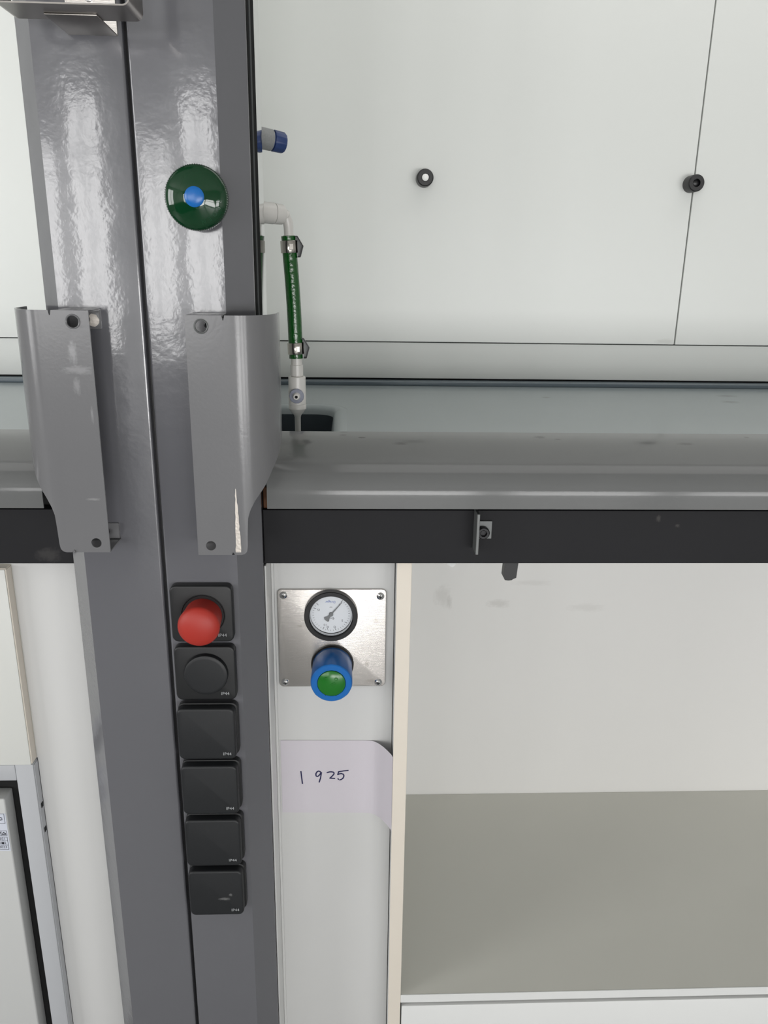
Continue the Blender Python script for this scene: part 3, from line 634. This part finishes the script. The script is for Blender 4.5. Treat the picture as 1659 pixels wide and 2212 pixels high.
for aa in (-76, -103):
    a = math.radians(aa); cx, cz = DC[0] + 0.0212 * math.cos(a), DC[1] + 0.0212 * math.sin(a)
    strokes(tk, [[(cx + 0.0014 * math.cos(2 * math.pi * j / 10), cz + 0.0014 * math.sin(2 * math.pi * j / 10)) for j in range(11)], [(cx + 0.0014 * math.cos(a), cz + 0.0014 * math.sin(a)), (cx + 0.0045 * math.cos(a), cz + 0.0045 * math.sin(a))]], 0.0005, dy - 0.00002, 0.0001)
strokes(tk, [[(DC[0] - 0.003, DC[1] - 0.0075), (DC[0] + 0.0035, DC[1] - 0.0050)], [(DC[0] - 0.0025, DC[1] - 0.0050), (DC[0] + 0.003, DC[1] - 0.0085)], [(DC[0] + 0.0020, DC[1] - 0.0070), (DC[0] + 0.005, DC[1] - 0.0072)], [(DC[0] + 0.0036, DC[1] - 0.0055), (DC[0] + 0.0036, DC[1] - 0.0088)]], 0.0004, dy - 0.00002, 0.0001)
o = obj('scale_marks', tk, M_INK, ga); o['kind'] = 'stuff'
nums = []
for s, v in (('0', 0.1), ('5', 5), ('10', 10), ('15', 15)):
    a = math.radians(52 - v * 270 / 16); rr = 0.0190
    nums.append(text_bm(s, 0.0046, (DC[0] + rr * math.cos(a), DC[1] + rr * math.sin(a)), rot=180, y=dy, th=0.0001))
nums.append(text_bm('16', 0.0032, (DC[0] - 0.0188, DC[1] + 0.0150), rot=150, y=dy, th=0.0001))
nums.append(text_bm('bar', 0.0030, (DC[0] - 0.0003, DC[1] + 0.0105), rot=180, y=dy, th=0.0001))
obj('numerals', merge(*nums), M_INK, ga, raw=True)['kind'] = 'stuff'
obj('lettering', text_bm('Dräger', 0.0052, (DC[0] - 0.0010, DC[1] + 0.0190), rot=180, y=dy, th=0.0001), M_INKB, ga, raw=True, label='blue lettering upside down')
nd = NB(); a = math.radians(50); ca, sa = math.cos(a), math.sin(a)
def P(u, v): return (DC[0] + ca * u - sa * v, DC[1] + sa * u + ca * v)
prism(nd, [P(0, 0.0009), P(0.0245, 0.0003), P(0.0245, -0.0003), P(0, -0.0009)], 'y', dy - 0.0016, dy - 0.0022)
prism(nd, [P(0, 0.0012), P(-0.0060, 0.0020), P(-0.0100, 0.0046), P(-0.0118, 0.0030), P(-0.0122, 0), P(-0.0118, -0.0030), P(-0.0100, -0.0046), P(-0.0060, -0.0020), P(0, -0.0012)], 'y', dy - 0.0016, dy - 0.0023)
lathe(nd, (DC[0], dy, DC[1]), (0, -1, 0), [(0, 0.0030), (0.0028, 0.0030), (0.0032, 0.0024), (0.0032, 0.0008)], 20)
obj('needle', nd, M_NEED, ga, label='grey needle pointing to zero')
KC = Vector((-0.0288, 0.0965, 0.6912))
def facet(k): return 1.0 - 0.009 * abs(math.cos(math.pi * k / 96 * 14))
kn = obj('regulator_knob', lathe(NB(), KC, (0, -1, 0), [(0.0, 0.0300), (0.002, 0.0302), (0.004, 0.0290), (0.008, 0.0290), (0.054, 0.0298), (0.0570, 0.0292), (0.0582, 0.0280), (0.0582, 0.0205), (0.0566, 0.0200)], 96, rad=facet), M_BLUE, rp, label='bright blue regulator knob')
obj('knob_base', lathe(NB(), KC, (0, -1, 0), [(-0.0001, 0.0315), (0.0045, 0.0312), (0.006, 0.030)], 48), M_BLACKP, kn)
obj('knob_cap', lathe(NB(), KC, (0, -1, 0), [(0.0565, 0.0196), (0.0590, 0.0194), (0.0606, 0.0160), (0.0618, 0.0110), (0.0625, 0.0050), (0.0626, 0.0008)], 48), M_GREENC, kn, label='domed green cap')
nt_ = NB()
for aa in (72, -72, -115): lathe(nt_, KC + Vector((0.0200 * math.cos(math.radians(aa)), -0.0584, 0.0200 * math.sin(math.radians(aa)))), (0, 1, 0), [(-0.0002, 0.0008), (0.003, 0.0008)], 10)
obj('knob_notches', nt_, M_BLACK, kn)['kind'] = 'stuff'
em = NB(); circ = lambda cx, cz, rr, a0, a1: [(KC.x + cx + rr * math.cos(math.radians(a0 + (a1 - a0) * j / 12)), KC.z + cz + rr * math.sin(math.radians(a0 + (a1 - a0) * j / 12))) for j in range(13)]
strokes(em, [circ(-0.0072, 0.0088, 0.0022, 60, 330), circ(0.0066, 0.0084, 0.0021, 0, 360)], 0.0009, KC.y - 0.0590, 0.0031)
strokes(em, [[(KC.x - 0.001, KC.z + 0.001), (KC.x + 0.0045, KC.z + 0.0040)], [(KC.x + 0.0005, KC.z - 0.001), (KC.x + 0.0055, KC.z + 0.0018)]], 0.0008, KC.y - 0.0600, 0.0031)
obj('knob_emboss', em, M_GREENC, kn)['kind'] = 'stuff'
# paper tape with handwriting, bridging on to the board
tp = thing('paper_label', (-0.04, 0.0995, 0.4260), 'pale paper tape label with the handwritten number 1925 below the regulator plate', 'label')
rows = []
sec = [(-0.1088, 0.0994), (-0.06, 0.0994), (0.0, 0.0994), (0.020, 0.0993), (0.030, 0.0985), (0.0360, 0.0955), (0.0415, 0.0905), (0.0480, 0.0820), (0.0545, 0.0710), (0.0590, 0.0625), (0.0609, 0.0560)]
bm = NB(); n = len(sec); zt = lambda x: 0.5598 - 0.002 * (x + 0.1088) / 0.17; zb = lambda x: 0.4290 - 0.0030 * (x + 0.1088) / 0.17
g = [[bm.verts.new((x, y, z)) for x, y in sec] for z in ()]
A = [bm.verts.new((x, y, zt(x))) for x, y in sec]; Bv = [bm.verts.new((x, y, zb(x))) for x, y in sec]
for i in range(n - 1): bm.faces.new((A[i], A[i + 1], Bv[i + 1], Bv[i]))
bmesh.ops.recalc_face_normals(bm, faces=bm.faces)
bmesh.ops.solidify(bm, geom=list(bm.faces), thickness=0.0002)
obj('tape', bm, M_TAPE, tp)
HW = [[(-0.0786, 0.5041), (-0.0777, 0.4935), (-0.0766, 0.4822)],
      [(-0.0476, 0.5019), (-0.0495, 0.5038), (-0.0517, 0.5044), (-0.0538, 0.5030), (-0.0554, 0.5002), (-0.0556, 0.4975), (-0.0549, 0.4953), (-0.0532, 0.4948), (-0.0513, 0.4959), (-0.0495, 0.4982), (-0.0481, 0.5007), (-0.047, 0.5019), (-0.0476, 0.4975), (-0.0484, 0.4920), (-0.0506, 0.4843)],
      [(-0.0382, 0.5015), (-0.035, 0.5026), (-0.032, 0.5029), (-0.0290, 0.5024), (-0.0274, 0.5007), (-0.0278, 0.4985), (-0.0295, 0.4962), (-0.0315, 0.4938), (-0.0339, 0.4914), (-0.030, 0.4911), (-0.0264, 0.4907)],
      [(-0.0214, 0.4903), (-0.0204, 0.4888)],
      [(-0.0055, 0.505), (-0.0128, 0.5042), (-0.0203, 0.5028)], [(-0.0203, 0.5028), (-0.0217, 0.4976), (-0.0185, 0.4992), (-0.0159, 0.4994), (-0.0133, 0.4984), (-0.0123, 0.4963), (-0.0125, 0.4935), (-0.0138, 0.4908), (-0.0160, 0.4890), (-0.0186, 0.4879)]]
obj('handwriting', strokes(NB(), HW, 0.0020, 0.0991, 0.0001), M_PEN, tp, label='dark blue handwritten 1925')

# ------------------------------------------------------------------ right under-bench cabinet (open knee space)
cb = thing('base_cabinet', (0.8, 0.3, FZ), 'open white base cabinet with a cream edged side board and grey shelf', 'cabinet')
obj('side_board', B((0.0622, 0.0562, FZ), (0.0812, 0.60, 0.8705)), M_WHITE, cb)
obj('edge_band', B((0.0612, 0.0550, FZ), (0.0817, 0.0561, 0.8705), 0.0004, 1), M_BEIGE, cb, label='cream edge band')
obj('back_board', B((0.0815, 0.575, FZ), (1.6, 0.585, 0.964)), M_WARMW, cb)
obj('shelf', B((0.0815, 0.0572, 0.086), (1.6, 0.5748, 0.1012), 0.0005, 1), M_SHELF, cb)
obj('shelf_edge', B((0.0818, 0.0550, 0.0855), (1.6, 0.0571, 0.1014), 0.0005, 1), M_WHITE, cb, label='white shelf edge band')
obj('drawer_front', B((0.0838, 0.0560, FZ), (1.6, 0.074, 0.0770), 0.001, 2), M_WHITE, cb)
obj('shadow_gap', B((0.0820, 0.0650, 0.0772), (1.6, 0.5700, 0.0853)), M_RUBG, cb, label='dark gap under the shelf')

# ------------------------------------------------------------------ left under-bench furniture
lp = thing('filler_panel', (-0.42, 0.105, FZ), 'white filler panel between the left cabinets and the column', 'panel')
obj('face_panel', B((-0.4770, 0.1015, FZ), (-0.3618, 0.113, 0.868)), M_PANEL, lp)
cl = thing('wall_cupboard', (-0.75, 0.2, 0.53), 'white cupboard with a cream edged door under the left black beam', 'cupboard')
obj('carcass', B((-1.1, 0.1025, 0.532), (-0.4775, 0.55, 0.868)), M_PANELW, cl)
obj('door', B((-1.1, 0.0830, 0.5320), (-0.4800, 0.1022, 0.8450), 0.0010, 2), M_PANELW, cl)
obj('edge_band', B((-0.4799, 0.0842, 0.5330), (-0.4782, 0.1020, 0.8450), 0.0006, 1), M_BEIGE, cl, label='cream edge band')
obj('edge_band', B((-1.1, 0.0845, 0.8451), (-0.4785, 0.1020, 0.8466), 0.0005, 1), M_BEIGE, cl, label='cream edge band')
du = thing('drawer_unit', (-0.75, 0.2, FZ), 'light grey framed drawer unit, black gap round its stickered front', 'drawer unit')
obj('frame_stile', B((-0.5052, 0.0850, FZ), (-0.4785, 0.1100, 0.5310), 0.0012, 2), M_GREYC, du)
obj('frame_rail', B((-1.1, 0.0850, 0.5035), (-0.5056, 0.1090, 0.5305), 0.0008, 2), M_GREYC, du)
obj('opening', B((-1.1, 0.1110, FZ), (-0.48, 0.12, 0.5300)), M_BLACK, du, label='black gap')
obj('side_sheet', B((-0.4784, 0.0880, FZ), (-0.4775, 0.1005, 0.529)), M_GREYC, du)
for z in (0.4522, 0.4075): obj('slot', B((-0.47765, 0.0925, z - 0.004), (-0.4768, 0.0985, z + 0.004)), M_BLACK, du, label='small black slot')
dr = obj('drawer_front', B((-1.1, 0.0800, FZ), (-0.5255, 0.1100, 0.4742), 0.0025, 3), M_DRAW, du)
st = thing('inspection_sticker', (-0.5360, 0.0799, 0.381), 'inspection sticker with boxed pictograms and the years 2021 to 2023 on the grey drawer front', 'sticker')
obj('paper', B((-0.5480, 0.0796, 0.3805), (-0.5270, 0.07995, 0.4490)), M_STICK, st)
pr = []
b0 = NB()
def rect(x0, z0, x1, z1): strokes(b0, [[(x0, z0), (x1, z0), (x1, z1), (x0, z1), (x0, z0)]], 0.0006, 0.0795, 0.0001)
rect(-0.5470, 0.4312, -0.5294, 0.4484); rect(-0.5470, 0.4092, -0.5291, 0.4176); rect(-0.5470, 0.3834, -0.5295, 0.4062)
strokes(b0, [[(-0.5470, 0.3990), (-0.5295, 0.3990)], [(-0.5470, 0.3914), (-0.5295, 0.3914)], [(-0.5372, 0.4092), (-0.5372, 0.4176)]], 0.0005, 0.0795, 0.0001)
strokes(b0, [[(-0.5415, 0.4420), (-0.5380, 0.4425), (-0.5350, 0.4418), (-0.5330, 0.4405)], [(-0.5415, 0.4378), (-0.5380, 0.4370), (-0.5350, 0.4374), (-0.5330, 0.4382)]], 0.0014, 0.0795, 0.0001)
strokes(b0, [[(-0.5360, 0.4108), (-0.5352, 0.4128), (-0.5340, 0.4148), (-0.5325, 0.4138), (-0.5310, 0.4122), (-0.5322, 0.4108), (-0.5340, 0.4112), (-0.5360, 0.4108)], [(-0.5345, 0.4150), (-0.5305, 0.4112)], [(-0.5400, 0.4110), (-0.5385, 0.4155)]], 0.0011, 0.0795, 0.0001)
hb = [(-0.5372, 0.3925), (-0.5393, 0.3950), (-0.5390, 0.3968), (-0.5376, 0.3968), (-0.5370, 0.3960), (-0.5362, 0.3970), (-0.5350, 0.3964), (-0.5352, 0.3946)]
prism(b0, hb, 'y', 0.0795, 0.0794)
obj('sticker_print', merge(b0, text_bm('2021', 0.0062, (-0.5382, 0.4026), y=0.0795, th=0.0001), text_bm('2022', 0.0062, (-0.5382, 0.3952), y=0.0795, th=0.0001), text_bm('2023', 0.0062, (-0.5380, 0.3875), y=0.0795, th=0.0001)), M_STINK, st, raw=True)

# ------------------------------------------------------------------ hood lamps, and an unseen bench added to darken a reflection
for x, w_, side in ((0.75, 0.84, 'right'), (-1.20, 0.77, 'left')):
    t = obj('hood_lamp', B((x - w_, 0.06, 2.445), (x + w_, 0.79, 2.50), 0.004, 1), M_LAMP)
    tag(t, 'white lamp panel inside the top of the %s fume hood' % side, 'lamp', 'hood lamps')
bn = thing('added_bench', (-2.1, -3.0, FZ), 'unseen dark bench added behind the camera to darken the steel plate reflection', 'bench')
obj('added_bench_body', B((-3.6, -3.35, FZ), (-0.62, -2.65, 0.84)), M_FRAME, bn)
obj('added_bench_top', B((-3.65, -3.4, 0.842), (-0.57, -2.6, 0.875), 0.003, 1), M_STEELP, bn)
